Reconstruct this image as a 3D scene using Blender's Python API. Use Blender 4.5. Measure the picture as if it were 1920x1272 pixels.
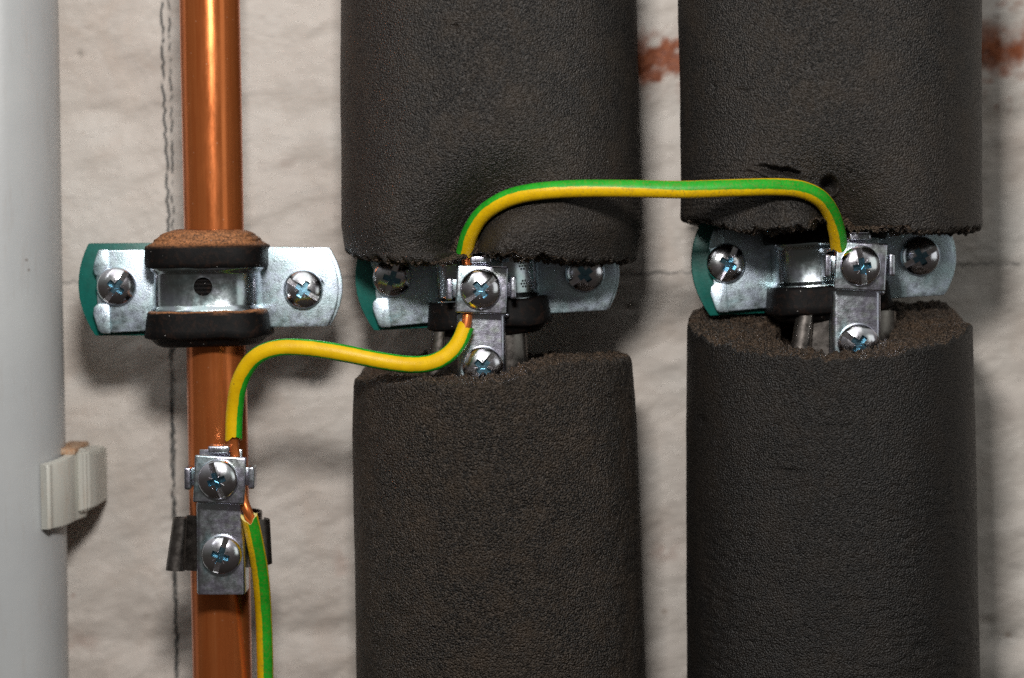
import bpy, bmesh, math, random
import numpy as np
from mathutils import Matrix, Vector

for o in list(bpy.data.objects):
    bpy.data.objects.remove(o)
SC = bpy.context.scene
COL = SC.collection
MM = 0.001
# ------------------------------------------------------------------ camera
FPX = 4380.0; DIST = 600.0; HF = 68.0          # focal length in photo pixels, distance (mm) to the focus plane, its height off the wall
PITCH = math.radians(-3.2); ROLL = math.radians(-0.55)
CROT = Matrix.Rotation(PITCH, 3, 'X') @ Matrix.Rotation(math.radians(90), 3, 'X') @ Matrix.Rotation(ROLL, 3, 'Z')
CAX = CROT @ Vector((0, 0, -1))
CPOS = Vector((0, -HF, 0)) - CAX * DIST
cam = bpy.data.cameras.new('camera'); camo = bpy.data.objects.new('camera', cam); COL.objects.link(camo)
camo.matrix_world = Matrix.Translation(CPOS * MM) @ CROT.to_4x4()
cam.sensor_width = 36; cam.lens = 36 * FPX / 1920
cam.clip_start = 0.01; cam.clip_end = 20
cam.dof.use_dof = True; cam.dof.focus_distance = 0.600; cam.dof.aperture_fstop = 9.5
SC.camera = camo
# ------------------------------------------------------------------ room light
W = bpy.data.worlds.new('World'); SC.world = W; W.use_nodes = True
wn = W.node_tree; wn.nodes.clear()
wo = wn.nodes.new('ShaderNodeOutputWorld'); wb = wn.nodes.new('ShaderNodeBackground')
tc = wn.nodes.new('ShaderNodeTexCoord'); sx = wn.nodes.new('ShaderNodeSeparateXYZ'); cr = wn.nodes.new('ShaderNodeValToRGB')
mr = wn.nodes.new('ShaderNodeMapRange'); mr.inputs[1].default_value = -1; mr.inputs[2].default_value = 1
wn.links.new(tc.outputs['Generated'], sx.inputs[0]); wn.links.new(sx.outputs[2], mr.inputs[0]); wn.links.new(mr.outputs[0], cr.inputs[0])
cr.color_ramp.elements[0].color = (0.03, 0.024, 0.02, 1); cr.color_ramp.elements[1].color = (0.8, 0.81, 0.82, 1)
e = cr.color_ramp.elements.new(0.46); e.color = (0.085, 0.075, 0.068, 1)
e = cr.color_ramp.elements.new(0.62); e.color = (0.21, 0.208, 0.205, 1)
e = cr.color_ramp.elements.new(0.84); e.color = (0.6, 0.605, 0.61, 1)
wn.links.new(cr.outputs[0], wb.inputs[0]); wb.inputs[1].default_value = 0.5
wn.links.new(wb.outputs[0], wo.inputs[0])

def area(name, loc, target, sx_, sy_, power, col):
    l = bpy.data.lights.new(name, 'AREA'); l.shape = 'RECTANGLE'; l.size = sx_ * MM; l.size_y = sy_ * MM
    l.energy = power; l.color = col
    o = bpy.data.objects.new(name, l); COL.objects.link(o)
    o.location = Vector(loc) * MM
    o.rotation_euler = (Vector(target) - Vector(loc)).to_track_quat('-Z', 'Y').to_euler()
    return o
area('flash_lamp', (-20, -440, 176), (-15, 0, 5), 60, 46, 1.72, (1.0, 0.975, 0.95))
area('strip_lamp', (-330, -420, 420), (0, 0, 0), 40, 420, 0.17, (0.95, 0.98, 1.0))  # upright strip added at the left for the streak highlight on the copper
area('bounce_lamp', (-20, -480, 590), (0, -40, 0), 620, 560, 0.85, (1.0, 0.99, 0.98))
area('side_lamp', (520, -420, 60), (60, 0, 0), 330, 330, 0.24, (0.93, 1.0, 0.97))
SC.cycles.use_denoising = False
SC.view_settings.view_transform = 'Standard'; SC.view_settings.look = 'None'
SC.view_settings.exposure = -0.06; SC.view_settings.gamma = 1.0

# ------------------------------------------------------------------ pixel <-> place
def P(px, py, h):
    d = CROT @ Vector(((px - 960) / FPX, -(py - 636) / FPX, -1))
    t = (-h - CPOS.y) / d.y
    return CPOS + d * t
CR_T = np.array(CROT.transposed()); CP = np.array(CPOS)
def proj(v):
    q = (np.asarray(v) - CP) @ CR_T.T
    return 960 + FPX * q[..., 0] / -q[..., 2], 636 - FPX * q[..., 1] / -q[..., 2]

# ------------------------------------------------------------------ noise
def _hash(i, j, k, seed):
    n = (i.astype(np.int64) * 374761393 + j.astype(np.int64) * 668265263 + k.astype(np.int64) * 2147483647 + seed * 1274126177) & 0xffffffff
    n = ((n ^ (n >> 13)) * 1274126177) & 0xffffffff
    n = (n ^ (n >> 16)) & 0xffffffff
    n = (n * 2246822519) & 0xffffffff
    return ((n ^ (n >> 15)) & 0xffffff) / float(0xffffff) * 2 - 1
def vnoise(p, seed=0):
    p = np.asarray(p, float); f = np.floor(p); u = p - f; u = u * u * u * (u * (u * 6 - 15) + 10)
    i, j, k = (f[..., a].astype(np.int64) for a in range(3))
    r = 0
    for a in (0, 1):
        for b in (0, 1):
            for c in (0, 1):
                w = (u[..., 0] if a else 1 - u[..., 0]) * (u[..., 1] if b else 1 - u[..., 1]) * (u[..., 2] if c else 1 - u[..., 2])
                r = r + w * _hash(i + a, j + b, k + c, seed)
    return r
def fbm(p, octs=3, seed=0):
    p = np.asarray(p, float); r = 0; a = 1.0
    for o in range(octs):
        r = r + a * vnoise(p * (2 ** o) + 17.3 * o, seed + o); a *= 0.5
    return r
def sstep(a, b, x):
    t = np.clip((x - a) / (b - a), 0, 1); return t * t * (3 - 2 * t)

# ------------------------------------------------------------------ materials
def mat(name):
    m = bpy.data.materials.new(name); m.use_nodes = True
    nt = m.node_tree; b = nt.nodes['Principled BSDF']
    t = nt.nodes.new('ShaderNodeTexCoord'); mp = nt.nodes.new('ShaderNodeMapping'); mp.inputs['Scale'].default_value = (1000, 1000, 1000)
    nt.links.new(t.outputs['Object'], mp.inputs[0])
    return m, nt, b, mp.outputs[0]
def mapsc(nt, src, sc, rot=(0, 0, 0)):
    mp = nt.nodes.new('ShaderNodeMapping'); mp.inputs['Scale'].default_value = sc; mp.inputs['Rotation'].default_value = rot
    nt.links.new(src, mp.inputs[0]); return mp.outputs[0]
def noise(nt, src, scale, detail=3, rough=0.55, dist=0):
    n = nt.nodes.new('ShaderNodeTexNoise'); n.inputs['Scale'].default_value = scale; n.inputs['Detail'].default_value = detail
    n.inputs['Roughness'].default_value = rough; n.inputs['Distortion'].default_value = dist
    nt.links.new(src, n.inputs['Vector']); return n.outputs[0]
def voro(nt, src, scale, feat='F1'):
    n = nt.nodes.new('ShaderNodeTexVoronoi'); n.feature = feat; n.inputs['Scale'].default_value = scale
    nt.links.new(src, n.inputs['Vector']); return n.outputs[0]
def ramp(nt, src, stops):
    r = nt.nodes.new('ShaderNodeValToRGB'); cr = r.color_ramp
    while len(cr.elements) > 1: cr.elements.remove(cr.elements[-1])
    for i, (p, c) in enumerate(stops):
        if not isinstance(c, tuple): c = (c, c, c)
        el = cr.elements[0] if i == 0 else cr.elements.new(p)
        el.position = p; el.color = (*c, 1)
    nt.links.new(src, r.inputs[0]); return r.outputs[0]
def mixc(nt, fac, a, b, mode='MIX'):
    m = nt.nodes.new('ShaderNodeMix'); m.data_type = 'RGBA'; m.blend_type = mode
    for s, v in ((0, fac), (6, a), (7, b)):
        if isinstance(v, (int, float)): m.inputs[s].default_value = v
        elif isinstance(v, tuple): m.inputs[s].default_value = (*v, 1)
        else: nt.links.new(v, m.inputs[s])
    return m.outputs[2]
def math_(nt, op, a, b=0.0, c=0.0):
    m = nt.nodes.new('ShaderNodeMath'); m.operation = op
    for i, v in enumerate((a, b, c)):
        if isinstance(v, (int, float)): m.inputs[i].default_value = v
        else: nt.links.new(v, m.inputs[i])
    return m.outputs[0]
def bump(nt, bs, h, dist, prev=None, strength=1.0):
    b = nt.nodes.new('ShaderNodeBump'); b.inputs['Distance'].default_value = dist * MM; b.inputs['Strength'].default_value = strength
    nt.links.new(h, b.inputs['Height'])
    if prev: nt.links.new(prev, b.inputs['Normal'])
    nt.links.new(b.outputs[0], bs.inputs['Normal']); return b.outputs[0]
def attr(nt, name):
    a = nt.nodes.new('ShaderNodeAttribute'); a.attribute_name = name; return a
M = {}
def m_foam(name, lo, hi, dust_glint, grain, bd):
    m, nt, b, co = mat(name)
    n1 = noise(nt, co, 0.05, 3); c = ramp(nt, n1, [(0.3, lo), (0.7, hi)])
    n2 = noise(nt, co, 1.75 * grain, 2, 0.7); c = mixc(nt, ramp(nt, n2, [(0.45, 0.0), (0.62, 1.0)]), c, dust_glint)  # pale speckle: tiny highlights on the grains painted into the colour
    n3 = noise(nt, co, 0.11, 4, 0.7); c = mixc(nt, ramp(nt, n3, [(0.46, 0.0), (0.75, 0.45)]), c, (dust_glint[0] * 1.15, dust_glint[1] * 0.95, dust_glint[2] * 0.72))
    n5 = noise(nt, co, 0.02, 3, 0.6); c = mixc(nt, ramp(nt, n5, [(0.5, 0.0), (0.75, 0.35)]), c, (dust_glint[0] * 1.1, dust_glint[1] * 0.92, dust_glint[2] * 0.75))
    sc_ = noise(nt, mapsc(nt, co, (0.5, 1, 1.4), (0, 0.5, 0)), 0.16, 6, 0.85, 1.2); c = mixc(nt, ramp(nt, sc_, [(0.62, 0.0), (0.74, 0.4)]), c, (dust_glint[0] * 1.7, dust_glint[1] * 1.6, dust_glint[2] * 1.5))
    nt.links.new(c, b.inputs['Base Color'])
    b.inputs['Roughness'].default_value = 0.5; b.inputs['Specular IOR Level'].default_value = 0.4
    v = voro(nt, co, 2.0 * grain, 'F1'); n4 = math_(nt, 'MULTIPLY', noise(nt, co, 1.5 * grain, 3, 0.7), 0.6)
    h = math_(nt, 'ADD', math_(nt, 'MULTIPLY', v, -1.0), n4)
    p = bump(nt, b, h, bd)
    M[name] = m
m_foam('foam_skin', (0.0060, 0.0052, 0.0045), (0.0098, 0.0085, 0.0074), (0.045, 0.0385, 0.033), 1.15, 0.38)
m_foam('foam_shade', (0.0036, 0.0030, 0.0025), (0.0058, 0.0048, 0.0040), (0.022, 0.0182, 0.0150), 1.15, 0.36)  # darker foam skin: light falloff at the lower right painted into the colour
m_foam('foam_coarse', (0.0060, 0.0047, 0.0037), (0.0115, 0.0092, 0.0072), (0.058, 0.045, 0.034), 1.05, 0.65)
m_foam('foam_cut', (0.016, 0.012, 0.009), (0.034, 0.026, 0.019), (0.115, 0.080, 0.055), 0.9, 1.1)

def m_zinc(name, base, rough, irid=0.25, bd=0.02, mott=0.25):
    m, nt, b, co = mat(name)
    b.inputs['Metallic'].default_value = 1.0
    n1 = noise(nt, co, 0.13, 3, 0.6, 0.6)
    tint = ramp(nt, n1, [(0.30, (base[0] * 0.80, base[1] * 1.0, base[2] * 1.02)), (0.45, base), (0.56, (base[0] * 1.0, base[1] * 0.9, base[2] * 1.05)),
                         (0.70, (base[0] * 0.95, base[1] * 0.98, base[2] * 0.86))])
    c = mixc(nt, irid * 3, base, tint)
    n2 = noise(nt, co, 1.7, 4, 0.75); c = mixc(nt, mott, c, ramp(nt, n2, [(0.3, 0.55), (0.62, 1.0)]), 'MULTIPLY')
    c = mixc(nt, ramp(nt, noise(nt, co, 0.22, 5, 0.8), [(0.62, 0.0), (0.78, 0.3)]), c, (0.22, 0.17, 0.12))
    nt.links.new(c, b.inputs['Base Color'])
    r = ramp(nt, noise(nt, co, 0.5, 4, 0.7), [(0.3, rough * 0.75), (0.7, min(1.0, rough * 1.35))])
    nt.links.new(r, b.inputs['Roughness'])
    bump(nt, b, noise(nt, co, 2.6, 3, 0.7), bd)
    M[name] = m
m_zinc('zinc', (0.58, 0.70, 0.74), 0.40, 0.2, 0.05)
m_zinc('zinc_bright', (0.66, 0.71, 0.74), 0.27, 0.33, 0.03)
m_zinc('strap_zinc', (0.58, 0.66, 0.67), 0.2, 0.2, 0.01)
m_zinc('screw_zinc', (0.93, 0.94, 0.95), 0.17, 0.15, 0.012)
m_zinc('screw_recess', (0.22, 0.42, 0.52), 0.24, 0.10, 0.008)
m_zinc('stainless', (0.25, 0.225, 0.205), 0.34, 0.0, 0.002, 0.0)
def m_copper(name, rough, dark):
    m, nt, b, co = mat(name); b.inputs['Metallic'].default_value = 0.72
    st = mapsc(nt, co, (0.9, 0.9, 0.03))
    n1 = noise(nt, st, 0.8, 4, 0.7); c = ramp(nt, n1, [(0.3, (0.66 * dark, 0.165 * dark, 0.040 * dark)), (0.55, (0.76 * dark, 0.215 * dark, 0.058 * dark)), (0.8, (0.82 * dark, 0.26 * dark, 0.085 * dark))])
    n2 = noise(nt, co, 0.12, 4, 0.7, 0.5); c = mixc(nt, ramp(nt, n2, [(0.45, 0.0), (0.8, 0.30)]), c, (0.52 * dark, 0.13 * dark, 0.04 * dark))
    sp = voro(nt, co, 0.35); c = mixc(nt, ramp(nt, sp, [(0.05, 0.6), (0.09, 0.0)]), c, (0.9, 0.45, 0.26))
    nt.links.new(c, b.inputs['Base Color'])
    nt.links.new(ramp(nt, noise(nt, mapsc(nt, co, (1, 1, 0.25)), 0.35, 4, 0.7), [(0.3, rough * 0.8), (0.7, rough * 1.3)]), b.inputs['Roughness'])
    bump(nt, b, n1, 0.012)
    M[name] = m
m_copper('copper', 0.21, 0.84); m_copper('copper_wire', 0.26, 0.9)

m, nt, b, co = mat('rubber'); M['rubber'] = m
n = noise(nt, co, 0.6, 5, 0.75); at = attr(nt, 'dust').outputs['Fac']
c = mixc(nt, ramp(nt, n, [(0.50, 0.0), (0.78, 0.38)]), (0.0055, 0.005, 0.005), (0.060, 0.027, 0.015))
f = math_(nt, 'MULTIPLY', at, ramp(nt, noise(nt, mapsc(nt, co, (1, 1, 3)), 0.7, 4, 0.75), [(0.25, 0.35), (0.55, 1.0)]))
c = mixc(nt, f, c, ramp(nt, noise(nt, co, 1.6, 4, 0.7), [(0.35, (0.09, 0.05, 0.03)), (0.6, (0.45, 0.19, 0.08))]))
c = mixc(nt, ramp(nt, voro(nt, co, 0.42), [(0.035, 1.0), (0.06, 0.0)]), c, (0.35, 0.33, 0.31))
nt.links.new(c, b.inputs['Base Color']); b.inputs['Roughness'].default_value = 0.55; b.inputs['Specular IOR Level'].default_value = 0.08
bump(nt, b, n, 0.10)

m, nt, b, co = mat('green_paint'); M['green_paint'] = m
nt.links.new(ramp(nt, noise(nt, co, 0.5, 3), [(0.3, (0.0, 0.085, 0.066)), (0.7, (0.0, 0.115, 0.09))]), b.inputs['Base Color'])
b.inputs['Roughness'].default_value = 0.42; bump(nt, b, noise(nt, co, 1.4, 3), 0.04)

def m_plastic(name, lo, hi, stain, rough):
    m, nt, b, co = mat(name)
    c = ramp(nt, noise(nt, co, 0.05, 3), [(0.3, lo), (0.7, hi)])
    st = noise(nt, mapsc(nt, co, (1, 1, 0.12)), 0.45, 5, 0.75)
    c = mixc(nt, ramp(nt, st, [(0.53, 0.0), (0.80, 0.5)]), c, stain)
    c = mixc(nt, ramp(nt, voro(nt, co, 0.09), [(0.03, 0.6), (0.05, 0.0)]), c, (0.16, 0.13, 0.11))
    nt.links.new(c, b.inputs['Base Color']); b.inputs['Roughness'].default_value = rough
    bump(nt, b, noise(nt, co, 0.5, 3), 0.03)
    M[name] = m
m_plastic('pvc', (0.40, 0.41, 0.41), (0.44, 0.45, 0.445), (0.34, 0.31, 0.28), 0.38)
m_plastic('clip_plastic', (0.50, 0.495, 0.44), (0.56, 0.55, 0.49), (0.42, 0.26, 0.15), 0.42)
m, nt, b, co = mat('rust_dust'); M['rust_dust'] = m
nt.links.new(ramp(nt, noise(nt, co, 0.8, 4, 0.7), [(0.3, (0.40, 0.18, 0.07)), (0.7, (0.46, 0.36, 0.26))]), b.inputs['Base Color']); b.inputs['Roughness'].default_value = 0.9

# striped wire insulation: UV.x carries the angle round the wire measured from the middle of a green stripe, UV.y the length in mm
m, nt, b, co = mat('wire_insulation'); M['wire_insulation'] = m
uv = nt.nodes.new('ShaderNodeUVMap'); uv.uv_map = 'stripe'; sp = nt.nodes.new('ShaderNodeSeparateXYZ'); nt.links.new(uv.outputs[0], sp.inputs[0])
wob = math_(nt, 'MULTIPLY', math_(nt, 'SUBTRACT', noise(nt, co, 0.55, 3), 0.5), 0.035)
u = math_(nt, 'PINGPONG', math_(nt, 'ADD', sp.outputs[0], math_(nt, 'ADD', wob, 20.0)), 0.25)     # period 0.5 turn
f = ramp(nt, u, [(0.098, 0.0), (0.112, 1.0)])
yl = ramp(nt, noise(nt, co, 0.35, 4, 0.7), [(0.3, (0.66, 0.385, 0.002)), (0.7, (0.80, 0.50, 0.003))])
gr = ramp(nt, noise(nt, co, 0.35, 4, 0.7), [(0.3, (0.008, 0.27, 0.012)), (0.7, (0.02, 0.40, 0.022))])
c = mixc(nt, f, gr, yl)
dirt_shade = attr(nt, 'dirt_shade').outputs['Fac']
d1 = ramp(nt, noise(nt, mapsc(nt, co, (1, 1, 1)), 1.4, 5, 0.8), [(0.50, 0.0), (0.66, 1.0)])
c = mixc(nt, math_(nt, 'MULTIPLY', math_(nt, 'MULTIPLY', d1, 0.75), dirt_shade), c, (0.20, 0.13, 0.02))
c = mixc(nt, ramp(nt, voro(nt, co, 0.30), [(0.05, 0.7), (0.08, 0.0)]), c, (0.16, 0.10, 0.02))
nt.links.new(c, b.inputs['Base Color']); b.inputs['Roughness'].default_value = 0.42; b.inputs['Specular IOR Level'].default_value = 0.3
b.inputs['Subsurface Weight'].default_value = 0.0
bump(nt, b, noise(nt, co, 1.3, 4, 0.7), 0.07)
m, nt, b, co = mat('insulation_core'); M['insulation_core'] = m
b.inputs['Base Color'].default_value = (0.68, 0.60, 0.22, 1); b.inputs['Roughness'].default_value = 0.6

# wall: marks come from the attributes computed where the marks stand on the wall
m, nt, b, co = mat('wall_paint'); M['wall_paint'] = m
c = ramp(nt, noise(nt, co, 0.022, 4, 0.6), [(0.3, (0.48, 0.42, 0.37)), (0.5, (0.57, 0.515, 0.46)), (0.7, (0.625, 0.585, 0.535))])
c = mixc(nt, ramp(nt, noise(nt, co, 0.035, 5, 0.65, 1.0), [(0.52, 0.0), (0.72, 0.45)]), c, (0.52, 0.43, 0.36))
c = mixc(nt, ramp(nt, noise(nt, mapsc(nt, co, (0.5, 1, 1.6), (0, 0.45, 0)), 0.16, 5, 0.7, 0.8), [(0.56, 0.0), (0.76, 0.5)]), c, (0.36, 0.33, 0.30))
c = mixc(nt, ramp(nt, voro(nt, co, 0.045), [(0.035, 0.55), (0.07, 0.0)]), c, (0.22, 0.15, 0.10))
ch = attr(nt, 'charcoal').outputs['Fac']; rs = attr(nt, 'rust').outputs['Fac']
c = mixc(nt, rs, c, ramp(nt, noise(nt, co, 0.6, 4, 0.7), [(0.3, (0.15, 0.030, 0.004)), (0.7, (0.30, 0.072, 0.011))]))
c = mixc(nt, ch, c, (0.018, 0.022, 0.022))
nt.links.new(c, b.inputs['Base Color']); b.inputs['Roughness'].default_value = 0.6
p = bump(nt, b, noise(nt, mapsc(nt, co, (0.6, 1, 1.5), (0, 0.4, 0)), 0.35, 4, 0.6, 0.6), 0.2)

# ------------------------------------------------------------------ mesh helpers (all in mm)
def to_mesh(name, v, f, smooth=True, angle=None):
    me = bpy.data.meshes.new(name)
    me.from_pydata([tuple(np.asarray(q, float) * MM) for q in v] if not isinstance(v, np.ndarray) else (v * MM).tolist(), [], f)
    me.update()
    if smooth:
        me.polygons.foreach_set('use_smooth', [True] * len(me.polygons))
        if angle is not None: me.set_sharp_from_angle(angle=math.radians(angle))
    return me
def link(name, me, ma, parent=None):
    o = bpy.data.objects.new(name, me); COL.objects.link(o)
    if ma:
        me.materials.clear() if len(me.materials) else None
        me.materials.append(M[ma])
    if parent: o.parent = parent
    return o
def tag(o, label, cat, group=None):
    o['label'] = label; o['category'] = cat
    if group: o['group'] = group
    return o
def thing(name, label, cat, loc, group=None, roty=0.0, rotz=0.0, rotx=0.0):
    o = bpy.data.objects.new(name, None); COL.objects.link(o); o.empty_display_size = 0.01
    o.location = Vector(loc) * MM; o.rotation_euler = (rotx, roty, rotz)
    return tag(o, label, cat, group)
def grid_faces(nu, nv, closed=False):
    idx = np.arange(nu * nv).reshape(nv, nu)
    a = idx[:-1, :]; b_ = idx[1:, :]
    if closed:
        q = np.stack([a, np.roll(a, -1, 1), np.roll(b_, -1, 1), b_], -1)
    else:
        q = np.stack([a[:, :-1], a[:, 1:], b_[:, 1:], b_[:, :-1]], -1)
    return q.reshape(-1, 4)
def grid_mesh(name, arr, closed=False, flip=False):
    nv, nu, _ = arr.shape
    f = grid_faces(nu, nv, closed)
    if flip: f = f[:, ::-1]
    v = arr.reshape(-1, 3) * MM
    me = bpy.data.meshes.new(name)
    me.vertices.add(len(v)); me.vertices.foreach_set('co', v.ravel())
    me.loops.add(f.size); me.loops.foreach_set('vertex_index', f.ravel().astype(np.int32))
    me.polygons.add(len(f)); me.polygons.foreach_set('loop_start', np.arange(0, f.size, 4, dtype=np.int32))
    me.polygons.foreach_set('loop_total', np.full(len(f), 4, dtype=np.int32))
    me.polygons.foreach_set('use_smooth', np.ones(len(f), dtype=bool))
    me.update(calc_edges=True); me.validate()
    return me
def prism(poly, y0, y1, bev=0.0, seg=2):
    """polygon in the XZ plane given to the depth y0..y1"""
    bm = bmesh.new()
    vs = [bm.verts.new((x, y0, z)) for x, z in poly]
    fc = bm.faces.new(vs)
    r = bmesh.ops.extrude_face_region(bm, geom=[fc])
    bmesh.ops.translate(bm, verts=[q for q in r['geom'] if isinstance(q, bmesh.types.BMVert)], vec=(0, y1 - y0, 0))
    bmesh.ops.recalc_face_normals(bm, faces=bm.faces)
    if bev: bmesh.ops.bevel(bm, geom=list(bm.edges), offset=bev, segments=seg, profile=0.6, affect='EDGES', clamp_overlap=True)
    return bm
def bbox(x0, x1, y0, y1, z0, z1, bev=0.3, seg=2):
    return prism([(x0, z0), (x1, z0), (x1, z1), (x0, z1)], y0, y1, bev, seg)
def cyl(x, z, y0, y1, r, n=40, r2=None):
    bm = bmesh.new(); r2 = r if r2 is None else r2
    a = [bm.verts.new((x + r * math.cos(2 * math.pi * i / n), y0, z + r * math.sin(2 * math.pi * i / n))) for i in range(n)]
    c = [bm.verts.new((x + r2 * math.cos(2 * math.pi * i / n), y1, z + r2 * math.sin(2 * math.pi * i / n))) for i in range(n)]
    bm.faces.new(a); bm.faces.new(c[::-1])
    for i in range(n): bm.faces.new((a[i], a[(i + 1) % n], c[(i + 1) % n], c[i]))
    bmesh.ops.recalc_face_normals(bm, faces=bm.faces)
    return bm
def bm_mesh(name, bm, angle=35, matx=None):
    if matx is not None: bm.transform(matx)
    bm.transform(Matrix.Scale(MM, 4))
    me = bpy.data.meshes.new(name); bm.to_mesh(me); bm.free()
    me.polygons.foreach_set('use_smooth', [True] * len(me.polygons)); me.set_sharp_from_angle(angle=math.radians(angle))
    return me
def boolean(me, cutters, angle=30):
    """cuts each cutter mesh out of me; faces made by a cutter get material index 1"""
    a = bpy.data.objects.new('tmp_a', me); COL.objects.link(a)
    if not len(me.materials): me.materials.append(M['zinc'])
    cs = []
    for c in cutters:
        o = bpy.data.objects.new('tmp_c', c); COL.objects.link(o); cs.append(o)
        if not len(c.materials): c.materials.append(M['screw_recess'])
        md = a.modifiers.new('b', 'BOOLEAN'); md.operation = 'DIFFERENCE'; md.object = o; md.solver = 'EXACT'; md.material_mode = 'TRANSFER'
    dg = bpy.context.evaluated_depsgraph_get()
    res = bpy.data.meshes.new_from_object(a.evaluated_get(dg))
    for o in cs + [a]: bpy.data.objects.remove(o)
    res.polygons.foreach_set('use_smooth', [True] * len(res.polygons)); res.set_sharp_from_angle(angle=math.radians(angle))
    return res
def catmull(pts, n=14):
    p = np.array(pts, float); p = np.vstack([2 * p[0] - p[1], p, 2 * p[-1] - p[-2]])
    out = []
    for i in range(1, len(p) - 2):
        for k in range(n):
            t = k / n
            out.append(0.5 * ((2 * p[i]) + (-p[i - 1] + p[i + 1]) * t + (2 * p[i - 1] - 5 * p[i] + 4 * p[i + 1] - p[i + 2]) * t * t + (-p[i - 1] + 3 * p[i] - 3 * p[i + 1] + p[i + 2]) * t ** 3))
    out.append(p[-2]); return np.array(out)

# ------------------------------------------------------------------ the wall
def build_wall():
    gx = np.concatenate([np.linspace(-235, -105, 170, endpoint=False), np.linspace(-105, -92, 66, endpoint=False), np.linspace(-92, 235, 440)])
    gz = np.concatenate([np.linspace(-170, 10, 250, endpoint=False), np.linspace(10, 26, 50, endpoint=False), np.linspace(26, 170, 200)])
    X, Z = np.meshgrid(gx, gz)
    pos = np.stack([X, 0 * X, Z], -1)
    px, py = proj(pos)
    q = np.stack([X, Z, 0 * X], -1)
    h = 1.3 * fbm(q / 34.0, 3, 5)
    ca, sa = math.cos(0.42), math.sin(0.42)
    u = X * ca + Z * sa; w = -X * sa + Z * ca
    h += 0.45 * fbm(np.stack([u / 13, w / 6.0, 0 * u], -1), 3, 9)
    h += 0.10 * fbm(q / 1.9, 2, 11)
    # mortar joints filled and painted over, one course about 75 mm high
    for jy, off in ((212, 400), (705, 60), (1195, 620)):
        wob = 10 * fbm(np.stack([X / 30, 0 * X + jy, 0 * X], -1), 3, 21)
        strength = 0.35 + 0.65 * sstep(-0.2, 0.5, fbm(np.stack([X / 40, 0 * X + jy * 3.3, 0 * X], -1), 2, 23))
        d = (py - jy - wob) / 30.0
        h -= 1.7 * strength * np.exp(-d * d)
    for vx, y0, y1 in ((560, 212, 705), (1240, 705, 1195), (210, 705, 1195)):
        d = (px - vx - 8 * fbm(np.stack([Z / 25, 0 * Z + vx, 0 * Z], -1), 2, 31)) / 30.0
        h -= 0.55 * np.exp(-d * d) * sstep(y0 - 20, y0 + 20, py) * (1 - sstep(y1 - 20, y1 + 20, py))
    # pits and a chipped hollow low on the right
    for cx_, cy_, r_, dp in ((1885, 1205, 34, 1.8), (1855, 1170, 16, 1.0), (1182, 578, 9, 2.2), (1230, 640, 40, 0.8), (575, 716, 24, 0.9), (1862, 722, 26, 0.9), (440, 575, 10, 0.6), (148, 105, 7, 0.8)):
        d2 = ((px - cx_) / r_) ** 2 + ((py - cy_) / (r_ * 0.6)) ** 2
        h -= dp * np.exp(-d2)
    pos[..., 1] = -h + 0.6
    me = grid_mesh('wall', pos)
    def line(pts, wdt, seed, gap, axis='v'):
        pts = np.array(pts, float)
        if axis == 'v': c = np.interp(py, pts[:, 1], pts[:, 0]); d = px - c; s = py
        else: c = np.interp(px, pts[:, 0], pts[:, 1]); d = py - c; s = px
        d = d + 2.6 * vnoise(np.stack([s / 9.0, 0 * s, 0 * s], -1), seed)
        n = vnoise(np.stack([s / 7.0, d / 3.0, 0 * s], -1), seed + 3); g = vnoise(np.stack([s / 26.0, 0 * s, 0 * s], -1), seed + 7)
        return np.clip(1.7 * np.exp(-(d / wdt) ** 2) * sstep(-gap, 0.15, n + 0.6 * g), 0, 1)
    ch = 1.0 * line([(304, -60), (305, 150), (309, 240), (313, 330), (317, 430), (319, 640), (323, 800), (326, 1000), (330, 1340)], 2.1, 41, 0.9)
    ch = np.maximum(ch, 0.95 * line([(316, -60), (319, 150), (323, 300), (324, 420), (325, 640), (326, 800), (328, 1000), (331, 1340)], 1.7, 51, 0.7))
    low = sstep(640, 800, py)
    ch = np.maximum(ch, low * 0.8 * line([(321, 640), (325, 900), (330, 1340)], 3.0, 61, 0.6))
    hl = 0.55 * line([(60, 530), (640, 522), (1235, 512), (1920, 493), (2100, 488)], 2.6, 71, 0.9, 'h')
    hl *= np.where(px < 700, 0.75, 1.0)
    ch = np.maximum(ch, hl)
    for cx_, cy_, rx, ry, a_ in ((1297, 428, 9, 5, 0.8), (590, 717, 12, 10, 0.5), (1182, 578, 8, 7, 0.8), (1880, 1200, 30, 14, 0.35), (440, 575, 6, 12, 0.35), (150, 100, 5, 10, 0.3)):
        ch = np.maximum(ch, a_ * np.exp(-(((px - cx_) / rx) ** 2 + ((py - cy_) / ry) ** 2)) * sstep(-0.6, 0.3, fbm(q / 1.6, 2, 81)))
    n = fbm(q / 3.2, 4, 91)
    def rustband(x0, x1, y0, y1, k):
        m_ = sstep(x0 - 25, x0 + 25, px) * (1 - sstep(x1 - 25, x1 + 25, px))
        c_ = 0.5 * (y0 + y1); hw = 0.5 * (y1 - y0)
        return m_ * sstep(-k, k, 1 - np.abs(py - c_) / hw + 0.55 * n)
    ru = 1.0 * rustband(1100, 1420, 80, 150, 0.5)
    ru = np.maximum(ru, 1.0 * rustband(1780, 1935, 60, 128, 0.95))
    ru = np.maximum(ru, 0.65 * rustband(1800, 1980, 40, 170, 0.9) * sstep(-0.1, 0.5, fbm(q / 1.8, 3, 97)))
    ru = np.maximum(ru, 0.30 * rustband(1100, 1420, 55, 165, 0.5) * sstep(-0.2, 0.4, fbm(q / 1.8, 3, 99)))
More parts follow.
